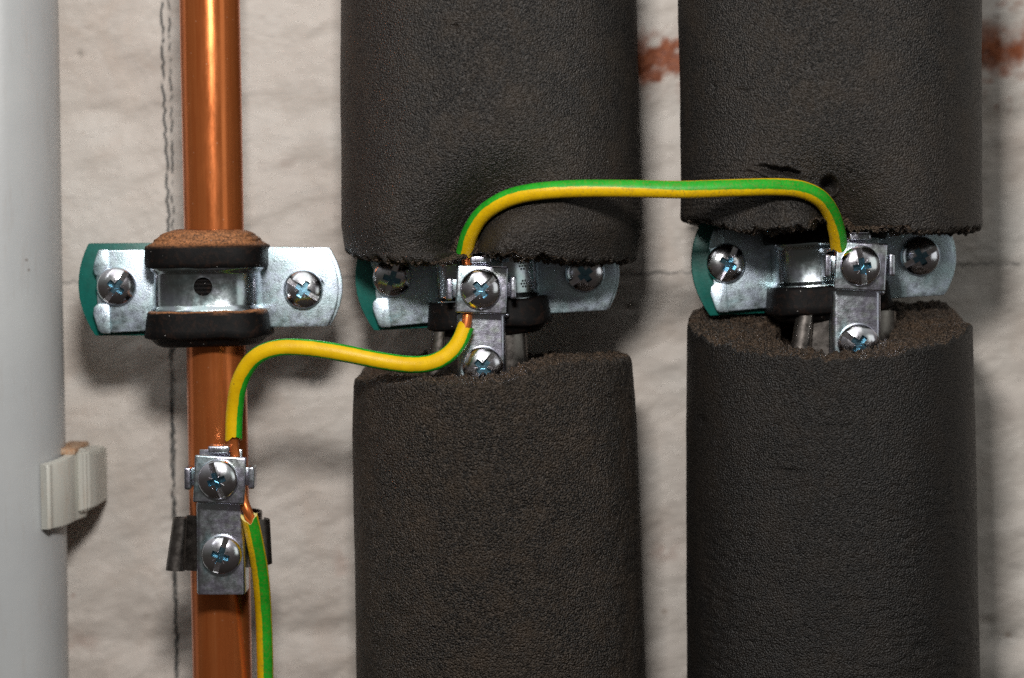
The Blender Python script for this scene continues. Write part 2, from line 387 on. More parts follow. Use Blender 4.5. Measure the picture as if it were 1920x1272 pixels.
    for cx_, cy_, rx, ry, a_ in ((133, 1112, 6, 10, 0.8), (150, 1205, 34, 18, 0.25), (1245, 1035, 40, 20, 0.25), (505, 640, 50, 16, 0.3), (275, 668, 8, 6, 0.4), (262, 652, 5, 6, 0.4), (640, 1060, 14, 40, 0.25), (520, 310, 26, 14, 0.15)):
        ru = np.maximum(ru, a_ * np.exp(-(((px - cx_) / rx) ** 2 + ((py - cy_) / ry) ** 2)) * sstep(-0.5, 0.4, n))
    for nm, arr in (('charcoal', ch), ('rust', ru)):
        at_ = me.attributes.new(nm, 'FLOAT', 'POINT'); at_.data.foreach_set('value', arr.ravel().astype(np.float32))
    o = link('wall', me, 'wall_paint'); o['kind'] = 'structure'
    o['label'] = 'rough off-white painted brick wall with charcoal lines and rusty smears'
build_wall()

# ------------------------------------------------------------------ pipes
HP = 42.0                                       # pipe axes stand this far off the wall
def pipe(name, label, cat, top, bot, h, R, ma, group=None, inner=None):
    a = P(*top, h); b_ = P(*bot, h)
    d = (b_ - a); L = d.length; d.normalize()
    xa = Vector((1, 0, 0)); ya = d.cross(xa).normalized(); xa = ya.cross(d).normalized()
    n = 128; nv = 60; th = np.linspace(0, 2 * np.pi, n, endpoint=False)
    mid = (a + b_) / 2
    rows = []
    for t in np.linspace(-L / 2, L / 2, nv):
        c = np.array(d) * t
        rr = R * (1 + 0.004 * np.sin(t / 17.0 + 2 * th))
        rows.append(c + rr[:, None] * (np.cos(th)[:, None] * np.array(xa) + np.sin(th)[:, None] * np.array(ya)))
    for s in (R - 1.0,):
        rows.append(np.array(d) * (L / 2) + s * (np.cos(th)[:, None] * np.array(xa) + np.sin(th)[:, None] * np.array(ya)))
    rows.insert(0, np.array(d) * (-L / 2) + (R - 1) * (np.cos(th)[:, None] * np.array(xa) + np.sin(th)[:, None] * np.array(ya)))
    me = grid_mesh(name, np.array(rows), True)
    o = link(name, me, ma); o.location = mid * MM
    tag(o, label, cat, group)
    return o
G_CU = 'copper pipes running up the wall'
pipe('copper_pipe', 'bare orange copper pipe on the left, without any insulation', 'pipe', (390, -160), (420, 1420), HP, 8.0, 'copper', G_CU)
pipe('copper_pipe', 'copper pipe inside the middle insulation, a sliver seen under its bracket', 'pipe', (914, -160), (941, 1420), HP, 8.0, 'copper', G_CU)
pipe('copper_pipe', 'copper pipe inside the right-hand insulation, almost hidden behind the bracket', 'pipe', (1550, -160), (1566, 1420), HP, 8.0, 'copper', G_CU)
pipe('conduit_pipe', 'thick white plastic pipe at the left edge of the picture', 'pipe', (-20, -160), (8, 1420), 20, 18.2, 'pvc')

def build_clip():
    c = P(3, 920, 20)
    t = thing('pipe_clip', 'cream plastic clip hooked round the thick white pipe', 'clip', c)
    # hooked arm: an arc round the pipe axis, seen from the front
    th = np.radians(np.linspace(43, -10, 40)); pr = []
    def arc(r, a): return np.array([r * np.cos(a), -r * np.sin(a)])
    rows = []
    zs0, zs1 = -9.3, 8.6
    for i, a in enumerate(th):
        k = i / (len(th) - 1)
        lip = 0.9 * math.exp(-((k - 0.035) / 0.045) ** 2)
        ro = 20.6 + lip + 0.5 * math.sin(k * 3.1); ri = 18.35 + 0.9 * k
        z0 = zs0 + 1.6 * k ** 1.5; z1 = zs1 + 2.8 * k ** 1.1
        o_ = arc(ro, a); i_ = arc(ri, a); fl = sstep(0.62, 1.0, k) * 2.6; o_ = o_ + [fl, 0]; i_ = i_ + [fl, 0]
        ring = [(i_[0], i_[1], z0), (o_[0], o_[1], z0 + 0.25), (o_[0] * 1.008, o_[1] * 1.008, z0 + 0.9), (o_[0] * 1.008, o_[1] * 1.008, z1 - 0.9), (o_[0], o_[1], z1 - 0.25), (i_[0], i_[1], z1)]
        rows.append(ring)
    arr = np.array(rows)
    c0 = arr[:1].copy(); c0[:] = arr[0].mean(0); c1 = arr[-1:].copy(); c1[:] = arr[-1].mean(0)
    arr = np.concatenate([c0, arr, c1])
    me = grid_mesh('hook_arm', arr, True); me.set_sharp_from_angle(angle=math.radians(50))
    link('hook_arm', me, 'clip_plastic', t)
    # ribbed foot at the free end
    prof = [(21.8, -2.4), (22.4, -2.7), (23.1, -2.2), (23.3, -1.8), (23.9, -1.5), (24.1, -0.9), (24.7, -0.4), (25.0, 0.4), (25.5, 1.4), (25.9, 3.4), (26.1, 6), (26.2, 9), (26.2, 18.5), (17.6, 18.5), (19.4, 8), (21.2, 1)]
    bm = bmesh.new()
    prof2 = [(x, y) for x, y in prof]
    lo = []; hi = []
    for x, y in prof2:
        k = (x - 17) / 10
        lo.append(bm.verts.new((x, y, -7.3 + 2.4 * k))); hi.append(bm.verts.new((x, y, 11.2 - 1.2 * k * k)))
    n = len(prof2); bm.faces.new(lo); bm.faces.new(hi[::-1])
    for i in range(n): bm.faces.new((lo[i], lo[(i + 1) % n], hi[(i + 1) % n], hi[i]))
    bmesh.ops.recalc_face_normals(bm, faces=bm.faces)
    bmesh.ops.bevel(bm, geom=[e for e in bm.edges if abs(e.verts[0].co.z - e.verts[1].co.z) < 3], offset=0.5, segments=2, affect='EDGES', clamp_overlap=True)
    link('ribbed_foot', bm_mesh('ribbed_foot', bm, 25), 'clip_plastic', t)
    link('rusty_bolt', bm_mesh('rusty_bolt', bbox(15.4, 21.5, -3.5, 18, 10.0, 11.9, 0.8), 40), 'rust_dust', t)
build_clip()

# ------------------------------------------------------------------ screws
def make_screw(slot_in=0.0):
    R = 5.35; H = 3.3; n = 72
    # dome: lathe round Y, top towards -Y
    prof = [(R * 0.97, 0.0), (R, 0.35), (R * 0.995, 0.8)]
    for a in np.linspace(0.20, 1.0, 16):
        prof.append((R * math.cos(a * math.pi / 2) * 0.99, 0.75 + (H - 0.75) * math.sin(a * math.pi / 2) ** 0.92))
    bm = bmesh.new(); rings = []
    for r, hh in prof[:-1]:
        rings.append([bm.verts.new((r * math.cos(2 * math.pi * i / n), -hh, r * math.sin(2 * math.pi * i / n))) for i in range(n)])
    top = bm.verts.new((0, -H, 0))
    for a_, b_ in zip(rings[:-1], rings[1:]):
        for i in range(n): bm.faces.new((a_[i], a_[(i + 1) % n], b_[(i + 1) % n], b_[i]))
    for i in range(n): bm.faces.new((rings[-1][i], rings[-1][(i + 1) % n], top))
    bm.faces.new(rings[0][::-1]); bmesh.ops.recalc_face_normals(bm, faces=bm.faces)
    head = bm_mesh('screw_head', bm, 40)
    head.materials.append(M['screw_zinc'])
    # cutters: tapered cross, four small ticks, one long slot
    def taper(wx, wz, depth, k, rot=0.0, y0=-4.2, off=0.0):
        b2 = bmesh.new(); d0 = H - depth
        pts = []
        for yy, s in ((y0, 1.0), (-d0, k)):
            for sx_, sz_ in ((-1, -1), (1, -1), (1, 1), (-1, 1)):
                pts.append(b2.verts.new((off + sx_ * wx * s, yy, sz_ * wz * (s if wz > 1 else 1))))
        b2.faces.new(pts[:4]); b2.faces.new(pts[4:][::-1])
        for i in range(4): b2.faces.new((pts[i], pts[(i + 1) % 4], pts[4 + (i + 1) % 4], pts[4 + i]))
        bmesh.ops.recalc_face_normals(b2, faces=b2.faces)
        return bm_mesh('cutter', b2, 30, Matrix.Rotation(rot, 4, 'Y'))
    cut = [taper(2.6, 0.78, 1.9, 0.78, 0), taper(2.6, 0.78, 1.901, 0.78, math.pi / 2), taper(1.12, 1.12, 2.3, 0.5, math.pi / 4)]
    for k in range(4):
        tk = taper(0.62, 0.13, 0.5, 0.8, math.pi / 4 + k * math.pi / 2 + 0.002, off=1.75); tk.materials.append(M['screw_zinc']); cut.append(tk)
    slot = bm_mesh('cutter', bbox(-4.75, 4.75, -4.5, -(H - 1.9), -0.74, 0.74, 0), 30); slot.materials.append(M['screw_zinc'])
    res = boolean(head, cut + [slot], 30)
    # split the blue recess off as its own piece
    bm = bmesh.new(); bm.from_mesh(res)
    ri = [i for i, mm in enumerate(res.materials) if mm and mm.name == 'screw_recess']
    ri = ri[0] if ri else -1
    b2 = bm.copy()
    bmesh.ops.delete(bm, geom=[f for f in bm.faces if f.material_index == ri], context='FACES')
    bmesh.ops.delete(b2, geom=[f for f in b2.faces if f.material_index != ri], context='FACES')
    out = []
    for q, nm, ma in ((bm, 'screw', 'screw_zinc'), (b2, 'recess', 'screw_recess')):
        for f in q.faces: f.material_index = 0
        me = bpy.data.meshes.new(nm); q.to_mesh(me); q.free(); me.materials.append(M[ma])
        me.polygons.foreach_set('use_smooth', [True] * len(me.polygons)); me.set_sharp_from_angle(angle=math.radians(30))
        out.append(me)
    return out
SCREW, RECESS = make_screw()
def screw(parent, loc, rot, tilt=(0, 0), label=None, s=1.0):
    o = bpy.data.objects.new('screw', SCREW); COL.objects.link(o); o.parent = parent
    o.location = Vector(loc) * MM; o.rotation_euler = (Matrix.Rotation(tilt[0], 3, 'X') @ Matrix.Rotation(tilt[1], 3, 'Z') @ Matrix.Rotation(math.radians(-rot), 3, 'Y')).to_euler()
    o.scale = (s, s, s)
    r = bpy.data.objects.new('recess', RECESS); COL.objects.link(r); r.parent = o
    if label: o['label'] = label
    return o

# ------------------------------------------------------------------ pipe bracket (origin on the pipe axis, -Y towards the viewer)
AX, BY = 15.2, 14.6
def sup(th, s, n=2.9, dx=0.0, dy=0.0):
    c, q = np.cos(th), np.sin(th)
    r = (np.abs(c) ** n + np.abs(q) ** n) ** (-1 / n)
    return s * (AX + dx) * r * c, -s * (BY + dy) * r * q
def ring_rows(prof, th, n=2.9, seed=None, amp=0.0):
    rows = []
    for s, z in prof:
        x, y = sup(th, s, n)
        zz = np.full_like(x, z)
        if seed is not None:
            zz = zz + amp * vnoise(np.stack([x / 5, y / 5, 0 * x + seed], -1), 3) 
        rows.append(np.stack([x, y, zz], -1))
    return np.array(rows)
def make_clamp():
    parts = {}
    # strap bridging the pipe, sheet metal with two rolled beads
    th = np.linspace(-0.02, math.pi + 0.02, 150)
    outer = [(0.955, 6.6), (0.99, 6.3), (1.0, 5.7), (0.985, 5.0), (0.95, 4.5), (0.94, 4.0), (0.94, -4.0), (0.95, -4.5), (0.985, -5.0), (1.0, -5.7), (0.99, -6.3), (0.955, -6.6)]
    rows = ring_rows(outer + [(s - 0.055, z * 0.985) for s, z in outer[::-1]], th)
    rows = np.concatenate([rows, rows[:1]])
    me = grid_mesh('strap', rows, False, True)
    bm = bmesh.new(); bm.from_mesh(me); bmesh.ops.remove_doubles(bm, verts=bm.verts, dist=1e-7)
    bmesh.ops.holes_fill(bm, edges=bm.edges); bmesh.ops.recalc_face_normals(bm, faces=bm.faces); bm.to_mesh(me); bm.free()
    c = bm_mesh('c', cyl(0.2, 0.9, -20, -9, 2.45, 40)); c.materials.append(M['zinc'])
    parts['strap'] = (boolean(me, [c], 40), 'strap_zinc')
    def arc_end(x0, xc, z0, z1, sag, n=12):
        return [(xc + sag * (1 - ((2 * k / n) - 1) ** 2), z0 + (z1 - z0) * k / n) for k in range(n + 1)]
    # right wing
    poly = [(14.0, -10.6)] + arc_end(14, 31.4, -10.6, 10.5, 3.2) + [(14.6, 10.5), (14.3, 6)]
    w = bm_mesh('w', prism(poly, 0.9, -0.5, 0.28), 40)
    sl = bmesh.new(); 
    pts = [(23.2 + 2.6 * math.cos(a), -0.4 + 2.6 * math.sin(a)) for a in np.linspace(math.pi / 2, 3 * math.pi / 2, 12)] + [(28.4 + 2.6 * math.cos(a), 0.2 + 2.6 * math.sin(a)) for a in np.linspace(-math.pi / 2, math.pi / 2, 12)]
    slm = bm_mesh('s', prism(pts, -3, 3), 30); slm.materials.append(M['zinc'])
    parts['wing'] = (boolean(w, [slm], 40), 'zinc')
    poly = [(-14.0, -11.0), (-27.2, -11.4), (-28.9, -10.9), (-29.9, -6), (-30.0, 0), (-30.0, 5), (-29.0, 10.3), (-28, 10.6), (-14.6, 10.6), (-14.3, 6)]
    parts['wing.001'] = (bm_mesh('wing', prism(poly[::-1], 0.9, -0.5, 0.28), 40), 'zinc')
    # folded retaining tabs on the left wing
    tab1 = [(-26.6, -3.7), (-29.6, -3.6), (-30.8, -4.6), (-31.0, -6.4), (-29.8, -10.6), (-29.0, -11.5), (-26.4, -11.6)]
    tab2 = [(-26.6, 10.8), (-29.2, 10.8), (-30.4, 7.6), (-30.8, 5.6), (-30.2, 4.0), (-29.0, 3.5), (-26.6, 4.2)]
    parts['folded_tab'] = (bm_mesh('folded_tab', prism(tab1[::-1], 0.6, -1.1, 0.4), 40), 'zinc')
    parts['folded_tab.001'] = (bm_mesh('folded_tab', prism(tab2[::-1], 0.6, -1.1, 0.4), 40), 'zinc')
    # green painted rear half
    poly = [(-13.0, -12.6)] + [(-31.8 - 3.6 * (1 - ((2 * k / 12) - 1) ** 2) - 1.2 * (k / 12 - .5), -12.4 + 24.9 * k / 12) for k in range(13)] + [(-12.0, 12.3)]
    parts['rear_plate'] = (bm_mesh('rear_plate', prism(poly[::-1], 4.2, 2.2, 0.35), 40), 'green_paint')
    poly = [(13.0, -11.0)] + arc_end(14, 32.2, -10.4, 10.4, 3.4) + [(12.0, 10.9)]
    parts['rear_wing'] = (bm_mesh('rear_wing', prism(poly, 3.4, 1.6, 0.35), 40), 'zinc')
    # rear half-ring (behind the pipe) with its wall stud
    thb = np.linspace(math.pi, 2 * math.pi, 60)
    rows = ring_rows([(0.93, 6), (1.0, 5.8), (1.0, -5.8), (0.93, -6)], thb, 2.3)
    parts['rear_strap'] = (grid_mesh('rear_strap', rows, False, True), 'zinc')
    s = cyl(0, 0, 12, 43, 4.0, 24); parts['wall_stud'] = (bm_mesh('wall_stud', s), 'zinc')
    # rubber lining: ribbed core and the two thick lips
    tc_ = np.linspace(0, 2 * math.pi, 160, endpoint=False)
    prof = [(0.53, 6.6)] + [(0.865 + 0.016 * math.sin(z * 2 * math.pi / 1.05), z) for z in np.linspace(6.6, -6.6, 80)] + [(0.53, -6.6)]
    parts['rubber_core'] = (grid_mesh('rubber_core', ring_rows(prof, tc_, 2.9), True, True), 'rubber')
    up = [(0.84, 5.9), (1.02, 5.7), (1.055, 6.1), (1.06, 7), (1.06, 10.8), (1.045, 11.4), (1.0, 11.75), (0.93, 12.3), (0.90, 12.9), (0.91, 13.05), (0.86, 13.5), (0.80, 14.2), (0.805, 14.4), (0.74, 14.9), (0.62, 15.5), (0.535, 15.8), (0.525, 14.0)]
    parts['rubber_lip'] = (grid_mesh('rubber_lip', ring_rows(up, tc_, 4.0, 2.0, 0.25), True), 'rubber')
    dn = [(0.84, -5.6), (0.96, -5.45), (1.02, -5.7), (1.04, -6.1), (1.05, -7), (1.08, -10.6), (1.10, -12.2), (1.07, -12.7), (1.0, -12.9), (0.93, -14.0), (0.88, -14.7), (0.82, -15.0), (0.7, -14.8), (0.53, -14.4), (0.525, -13)]
    parts['rubber_lip.001'] = (grid_mesh('rubber_lip', ring_rows(dn, tc_, 4.0, 9.0, 0.3), True, True), 'rubber')
    for k in ('rubber_core', 'rubber_lip', 'rubber_lip.001'):
        me = parts[k][0]; nv_ = len(me.vertices); z = np.zeros(nv_ * 3); me.vertices.foreach_get('co', z); z = z.reshape(-1, 3) / MM
        if k == 'rubber_lip': dv = sstep(11.2, 12.2, z[:, 2])
        elif k == 'rubber_lip.001': dv = sstep(-6.1, -5.7, z[:, 2])
        else: dv = 0 * z[:, 2]
        at_ = me.attributes.new('dust', 'FLOAT', 'POINT'); at_.data.foreach_set('value', dv.astype(np.float32))
    for k, (me, ma) in parts.items():
        me.materials.clear(); me.materials.append(M[ma])
        me.polygons.foreach_set('material_index', [0] * len(me.polygons))
    return parts
CLAMP = make_clamp()
def place_clamp(cx_, cy_, tilt, label, screws, dust=1):
    c = P(cx_, cy_, HP)
    t = thing('pipe_bracket', label, 'bracket', c, 'pipe brackets screwed round the pipes', roty=math.radians(-tilt))
    for k, (me, ma) in CLAMP.items():
        nm = k.split('.')[0]
        if not dust and k.startswith('rubber'):
            me = me.copy(); at_ = me.attributes['dust']; z = np.zeros(len(me.vertices), np.float32); at_.data.foreach_set('value', z)
        o = bpy.data.objects.new(nm, me); COL.objects.link(o); o.parent = t
    inv = Matrix.Rotation(math.radians(-tilt), 3, 'Y').inverted()
    for (sx_, sy_, rot, tl) in screws:
        q = inv @ (P(sx_, sy_, HP + 2.2) - c)
        screw(t, (q.x, -0.55, q.z), rot, tl)
    return t
CL1 = place_clamp(392, 541, 0.3, 'pipe bracket with rusty-dusted rubber on the bare copper pipe at the left', [(217, 537, 52, (0.05, 0.08)), (568, 543, -33, (-0.06, 0.04))])
CL2 = place_clamp(913, 521, 3.0, 'pipe bracket between the two pieces of the middle insulation, screws partly covered', [(735, 521, 68, (0.12, 0.0)), (1097, 512, 33, (0.1, -0.05))], 0)
CL3 = place_clamp(1546, 493, 3.0, 'pipe bracket between the two pieces of the right-hand insulation', [(1362, 494, 58, (0.0, 0.12)), (1727, 481, 27, (0.05, -0.1))], 0)
# stamped dots on the middle strap
def stamp():
    bm = bmesh.new(); rnd = random.Random(4)
    for cx_, cz in ((9.6, 2.8), (11.6, 2.6), (9.8, -1.8), (11.8, -2.2)):
        for k in range(7):
            a = k * 2 * math.pi / 6; r = 0.85 if k < 6 else 0
            x = cx_ + r * math.cos(a) * 0.8; z = cz + r * math.sin(a)
            th = math.acos(max(-1, min(1, x / (AX * 0.94)))) 
            bmesh.ops.create_icosphere(bm, subdivisions=1, radius=0.33, matrix=Matrix.Translation((x, -BY * 0.94 * (1 - (abs(x) / (AX * 0.94)) ** 2.9) ** (1 / 2.9), z)))
    o = link('stamped_dots', bm_mesh('stamped_dots', bm, 60), 'zinc_bright', CL2)
stamp()

# ------------------------------------------------------------------ earth clamps (origin on the pipe axis at the lower screw)
def make_earth():
    parts = {}
    def channel(z0, z1, yf, xl, xr, depth, th_=1.1, rc=1.3):
        pr = []
        pr += [(xl, yf + depth), (xl, yf + rc)] + [(xl + rc - rc * math.cos(a), yf + rc - rc * math.sin(a)) for a in np.linspace(0.2, math.pi / 2, 6)]
        pr += [(xr - rc + rc * math.sin(a), yf + rc - rc * math.cos(a)) for a in np.linspace(0, math.pi / 2 - 0.2, 6)] + [(xr, yf + rc), (xr, yf + depth)]
        inn = [(xr - th_, yf + depth), (xr - th_, yf + th_ + 0.4), (xr - th_ - 0.4, yf + th_), (xl + th_ + 0.4, yf + th_), (xl + th_, yf + th_ + 0.4), (xl + th_, yf + depth)]
        pts = pr + inn; n = len(pts)
        bm = bmesh.new()
        a = [bm.verts.new((x, y, z0)) for x, y in pts]; b_ = [bm.verts.new((x, y, z1)) for x, y in pts]
        bm.faces.new(a); bm.faces.new(b_[::-1])
        for i in range(n): bm.faces.new((a[i], a[(i + 1) % n], b_[(i + 1) % n], b_[i]))
        bmesh.ops.recalc_face_normals(bm, faces=bm.faces)
        bmesh.ops.bevel(bm, geom=[e for e in bm.edges if abs(e.verts[0].co.z - e.verts[1].co.z) < 1e-4], offset=0.25, segments=2, affect='EDGES', clamp_overlap=True)
        return bm
    parts['body'] = (bm_mesh('body', channel(-10.6, 13.6, -18.0, -6.7, 6.0, 9.5), 40), 'zinc_bright')
    parts['tongue'] = (bm_mesh('tongue', bbox(-5.7, 5.4, -17.95, -16.6, 12.8, 27.6, 0.35), 40), 'zinc_bright')
    # the pressed washer over the wire: square plate with turned-down rim
    bm = bbox(-6.6, 6.7, -22.5, -20.8, 13.9, 26.3, 0.55, 3)
    bmesh.ops.transform(bm, matrix=Matrix.Translation((0, 0, 20)) @ Matrix.Rotation(math.radians(3.0), 4, 'Y') @ Matrix.Translation((0, 0, -20)), verts=bm.verts)
    parts['washer_plate'] = (bm_mesh('washer_plate', bm, 40), 'zinc_bright')
    for nm, bb in (('lug', (-9.2, -7.5, -21.8, -15.5, 17.4, 23.2)), ('lug.001', (7.4, 9.0, -21.8, -15.5, 17.6, 23.4)), ('lug.002', (-2.9, 2.7, -22.2, -16.5, 26.9, 28.9))):
        bm = bbox(*bb, 0.55, 3)
        parts[nm] = (bm_mesh('lug', bm, 45), 'zinc_bright')
    parts['arm'] = (bm_mesh('arm', bbox(-8.0, 8.0, -17.6, -16.2, 18.0, 22.8, 0.4), 40), 'zinc_bright')
    bm = bmesh.new(); bmesh.ops.create_uvsphere(bm, u_segments=16, v_segments=10, radius=0.75, matrix=Matrix.Translation((6.4, -16.6, 13.2)))
    parts['corner_nib'] = (bm_mesh('corner_nib', bm, 60), 'zinc_bright')
    # steel band round the pipe with rolled ends
    path = catmull([(-6, -12.6), (-8.6, -11.3), (-10.6, -10.6), (-12.4, -10.3)] + [(-13.0 - 2.3 * math.sin(a), -12.5 + 2.2 * math.cos(a)) for a in np.linspace(0.5, 5.4, 9)], 6)
    path2 = catmull([(6, -11.5), (8.2, -11.0), (9.8, -10.2), (11.2, -9.2), (11.9, -7.4), (11.2, -5.8), (9.8, -5.9)], 8)
    def strip(path, z0, z1, lean, flare, nm):
        rows = []
        for z in np.linspace(z0, z1, 14):
            k = (z - z0) / (z1 - z0)
            q = path.copy(); cx_ = q[:, 0].copy()
            w_ = sstep(0, 1, (np.abs(q[:, 0]) - 9.5) / 3.0)
            q[:, 0] += lean * (z - z0) * w_ * (np.sign(-path[-1, 0])) - 0
            q[:, 0] += flare * (1 - k) * (q[:, 0] - path[-1, 0]) * 0
            zz = z - 1.5 * w_ * 0 + (0.5 - k) * 0.9 * w_
            rows.append(np.stack([q[:, 0], q[:, 1], zz], -1))
        arr = np.array(rows)
        me = grid_mesh(nm, arr)
        o = bpy.data.objects.new('tmp', me); COL.objects.link(o); md = o.modifiers.new('s', 'SOLIDIFY'); md.thickness = 0.45 * MM; md.offset = 0
        res = bpy.data.meshes.new_from_object(o.evaluated_get(bpy.context.evaluated_depsgraph_get())); bpy.data.objects.remove(o)
        res.polygons.foreach_set('use_smooth', [True] * len(res.polygons)); res.set_sharp_from_angle(angle=math.radians(40))
        return res
    parts['rolled_end'] = (strip(path, -5.4, 9.4, 0.14, 0, 'rolled_end'), 'stainless')
    parts['rolled_end.001'] = (strip(path2, -4.4, 8.2, 0.05, 0, 'rolled_end'), 'stainless')
    th = np.linspace(0, 2 * math.pi, 90, endpoint=False)
    rows = []
    for r, z in ((8.15, -5.0), (8.7, -5.0), (8.7, 9.0), (8.15, 9.0)):
        rows.append(np.stack([r * np.cos(th), r * np.sin(th), 0 * th + z], -1))
    me = grid_mesh('band', np.array(rows + rows[:1]), True); me.set_sharp_from_angle(angle=0.6)
    parts['band'] = (me, 'stainless')
    bm = cyl(0, 0, -17.4, -8.4, 2.4, 24); bm2 = cyl(0, 20.2, -22, -14.5, 2.0, 24)
    parts['bolt_shank'] = (bm_mesh('bolt_shank', bm), 'zinc_bright'); parts['bolt_shank.001'] = (bm_mesh('bolt_shank', bm2), 'zinc_bright')
    for k, (me, ma) in parts.items():
        me.materials.clear(); me.materials.append(M[ma])
    return parts
EARTH = make_earth()
def place_earth(px, py, tilt, label, up, lo, dx=0.0):
    c = P(px, py, HP + 20); c.y = -HP
    t = thing('earth_clamp', label, 'earth clamp', c, 'earthing clamps joined by the striped wire', roty=math.radians(-tilt))
    for k, (me, ma) in EARTH.items():
        o = bpy.data.objects.new(k.split('.')[0], me); COL.objects.link(o); o.parent = t
    screw(t, (0, -17.9, 0), *lo)
    screw(t, (-0.2, -22.4, 20.3), *up)
    return t
def _w(t):
    for o in t.children:
        if o.name.startswith('rolled_end') and o.data == EARTH['rolled_end'][0]: o.scale = (1.13, 1.0, 1.0)
E1 = place_earth(414, 1042, -0.6, 'earth clamp on the bare copper pipe, wire entering right of its screw', (-72, (0.05, -0.05)), (72, (0.0, 0.0)))
E2 = place_earth(905, 688, 0.2, 'earth clamp on the middle pipe holding two stripped ends of wire', (38, (0.0, 0.0)), (48, (0.0, 0.0)))
E3 = place_earth(1611, 645, -0.2, 'earth clamp at the right-hand pipe where the striped wire ends', (-80, (0.04, 0.05)), (-35, (0.0, 0.0)))

_w(E3)
# ------------------------------------------------------------------ the striped wire
def W3(lst): return [tuple(P(*q)) for q in lst]
SEG1 = W3([(498, 1330, 44), (497, 1240, 46), (494, 1150, 49), (488, 1075, 54), (478, 1015, 59), (467, 966, 62)])
SEG2 = W3([(438, 824, 61.8), (440, 770, 63), (449, 717, 66), (475, 674, 69), (515, 654, 71), (570, 652, 72), (640, 662, 73), (710, 676, 73), (770, 684, 72), (812, 680, 70), (842, 664, 68), (862, 640, 65.5), (874, 611, 63)])
SEG3 = W3([(871, 473, 63.5), (880, 441, 67), (900, 407, 71), (930, 383, 74.5), (968, 367, 77), (1020, 358, 79.5), (1090, 354, 81), (1180, 354, 82), (1280, 356, 82.5), (1370, 353, 82), (1450, 351, 80.5), (1500, 355, 78.5), (1536, 371, 75.5), (1557, 398, 71), (1569, 433, 66.5), (1573, 462, 63)])
RW = 2.22
def tube(path, R, n=48, phases=None, name='insulation', close=True):
    p = catmull(path, 16)
    # even spacing
    d = np.r_[0, np.cumsum(np.linalg.norm(np.diff(p, axis=0), axis=1))]; L = d[-1]
    ss = np.linspace(0, L, max(8, int(L / 0.6)))
    p = np.stack([np.interp(ss, d, p[:, k]) for k in range(3)], -1)
    for _ in range(4): p[1:-1] = 0.25 * p[:-2] + 0.5 * p[1:-1] + 0.25 * p[2:]
    T = np.gradient(p, axis=0); T /= np.linalg.norm(T, axis=1)[:, None]
    F = np.array([0, -1.0, 0]) - (T @ np.array([0, -1.0, 0]))[:, None] * T; F /= np.linalg.norm(F, axis=1)[:, None]
    N = np.cross(F, T)
    al = np.linspace(0, 2 * np.pi, n + 1)
    return p, ss, T, F, N, al
def insulation(seg, phases, dirt_shade, parent, seed, cut0=True, cut1=True, pull=(0, 0)):
    p, ss, T, F, N, al = tube(seg, RW)
    L = ss[-1]; ph = np.interp(ss / L, [a for a, _ in phases], [b_ for _, b_ in phases])
    dv = np.interp(ss / L, [a for a, _ in dirt_shade], [b_ for _, b_ in dirt_shade])
    def rag(k):
        return 0.9 * vnoise(np.stack([np.cos(al) * 1.3 + k * 7, np.sin(al) * 1.3, 0 * al + seed], -1), 5) + 0.35 * vnoise(np.stack([np.cos(al) * 4 + k * 7, np.sin(al) * 4, 0 * al], -1), 6)
    outer = []
    for i in range(len(p)):
        r = RW * (1 + 0.012 * vnoise(np.array([[ss[i] / 6, seed, 0]]), 4)[0])
        q = p[i] + r * (np.cos(al)[:, None] * F[i] + np.sin(al)[:, None] * N[i])
        if cut0: q = q + T[i] * ((rag(0) + pull[0] * np.clip(np.cos(al) + 0.1, 0, 1) ** 2) * math.exp(-ss[i] / 1.6))[:, None]
        if cut1: q = q + T[i] * ((rag(1) - pull[1] * np.clip(np.cos(al + 0.2), 0, 1) ** 2) * math.exp(-(L - ss[i]) / 1.6))[:, None]
        outer.append(q)
    arr = np.array(outer)
    me = grid_mesh('insulation', arr, False)
    # uv: turn angle and length
    uvl = me.uv_layers.new(name='stripe')
    U = ((np.degrees(al)[None, :] - ph[:, None]) / 360.0); Vv = np.repeat(ss[:, None], len(al), 1)
    li = np.zeros(len(me.loops), np.int32); me.loops.foreach_get('vertex_index', li)
    uvl.data.foreach_set('uv', np.stack([U.ravel()[li], Vv.ravel()[li] * 0.01], -1).ravel())
    at_ = me.attributes.new('dirt_shade', 'FLOAT', 'POINT'); at_.data.foreach_set('value', np.repeat(dv[:, None], len(al), 1).ravel().astype(np.float32))
    o = link('insulation', me, 'wire_insulation', parent)
    for k, (i, sg) in enumerate(((0, 1), (len(p) - 1, -1))):
        if (i == 0 and not cut0) or (i and not cut1): continue
        rim = arr[i]; rows = [rim]
        for rr, dd in ((1.95, 0.03), (1.6, 0.25), (1.4, 0.5), (1.36, 3.0)):
            base = p[i] + rr * (np.cos(al)[:, None] * F[i] + np.sin(al)[:, None] * N[i])
            along = ((rim - p[i]) @ T[i])[:, None] * T[i]
            rows.append(base + along + T[i] * dd * sg)
        me2 = grid_mesh('cut_end', np.array(rows), False, i == 0)
        link('cut_end', me2, 'insulation_core', o)
    return p
wire = thing('earth_wire', 'green and yellow striped wire looping across all three pipes', 'wire', P(498, 1330, 44))
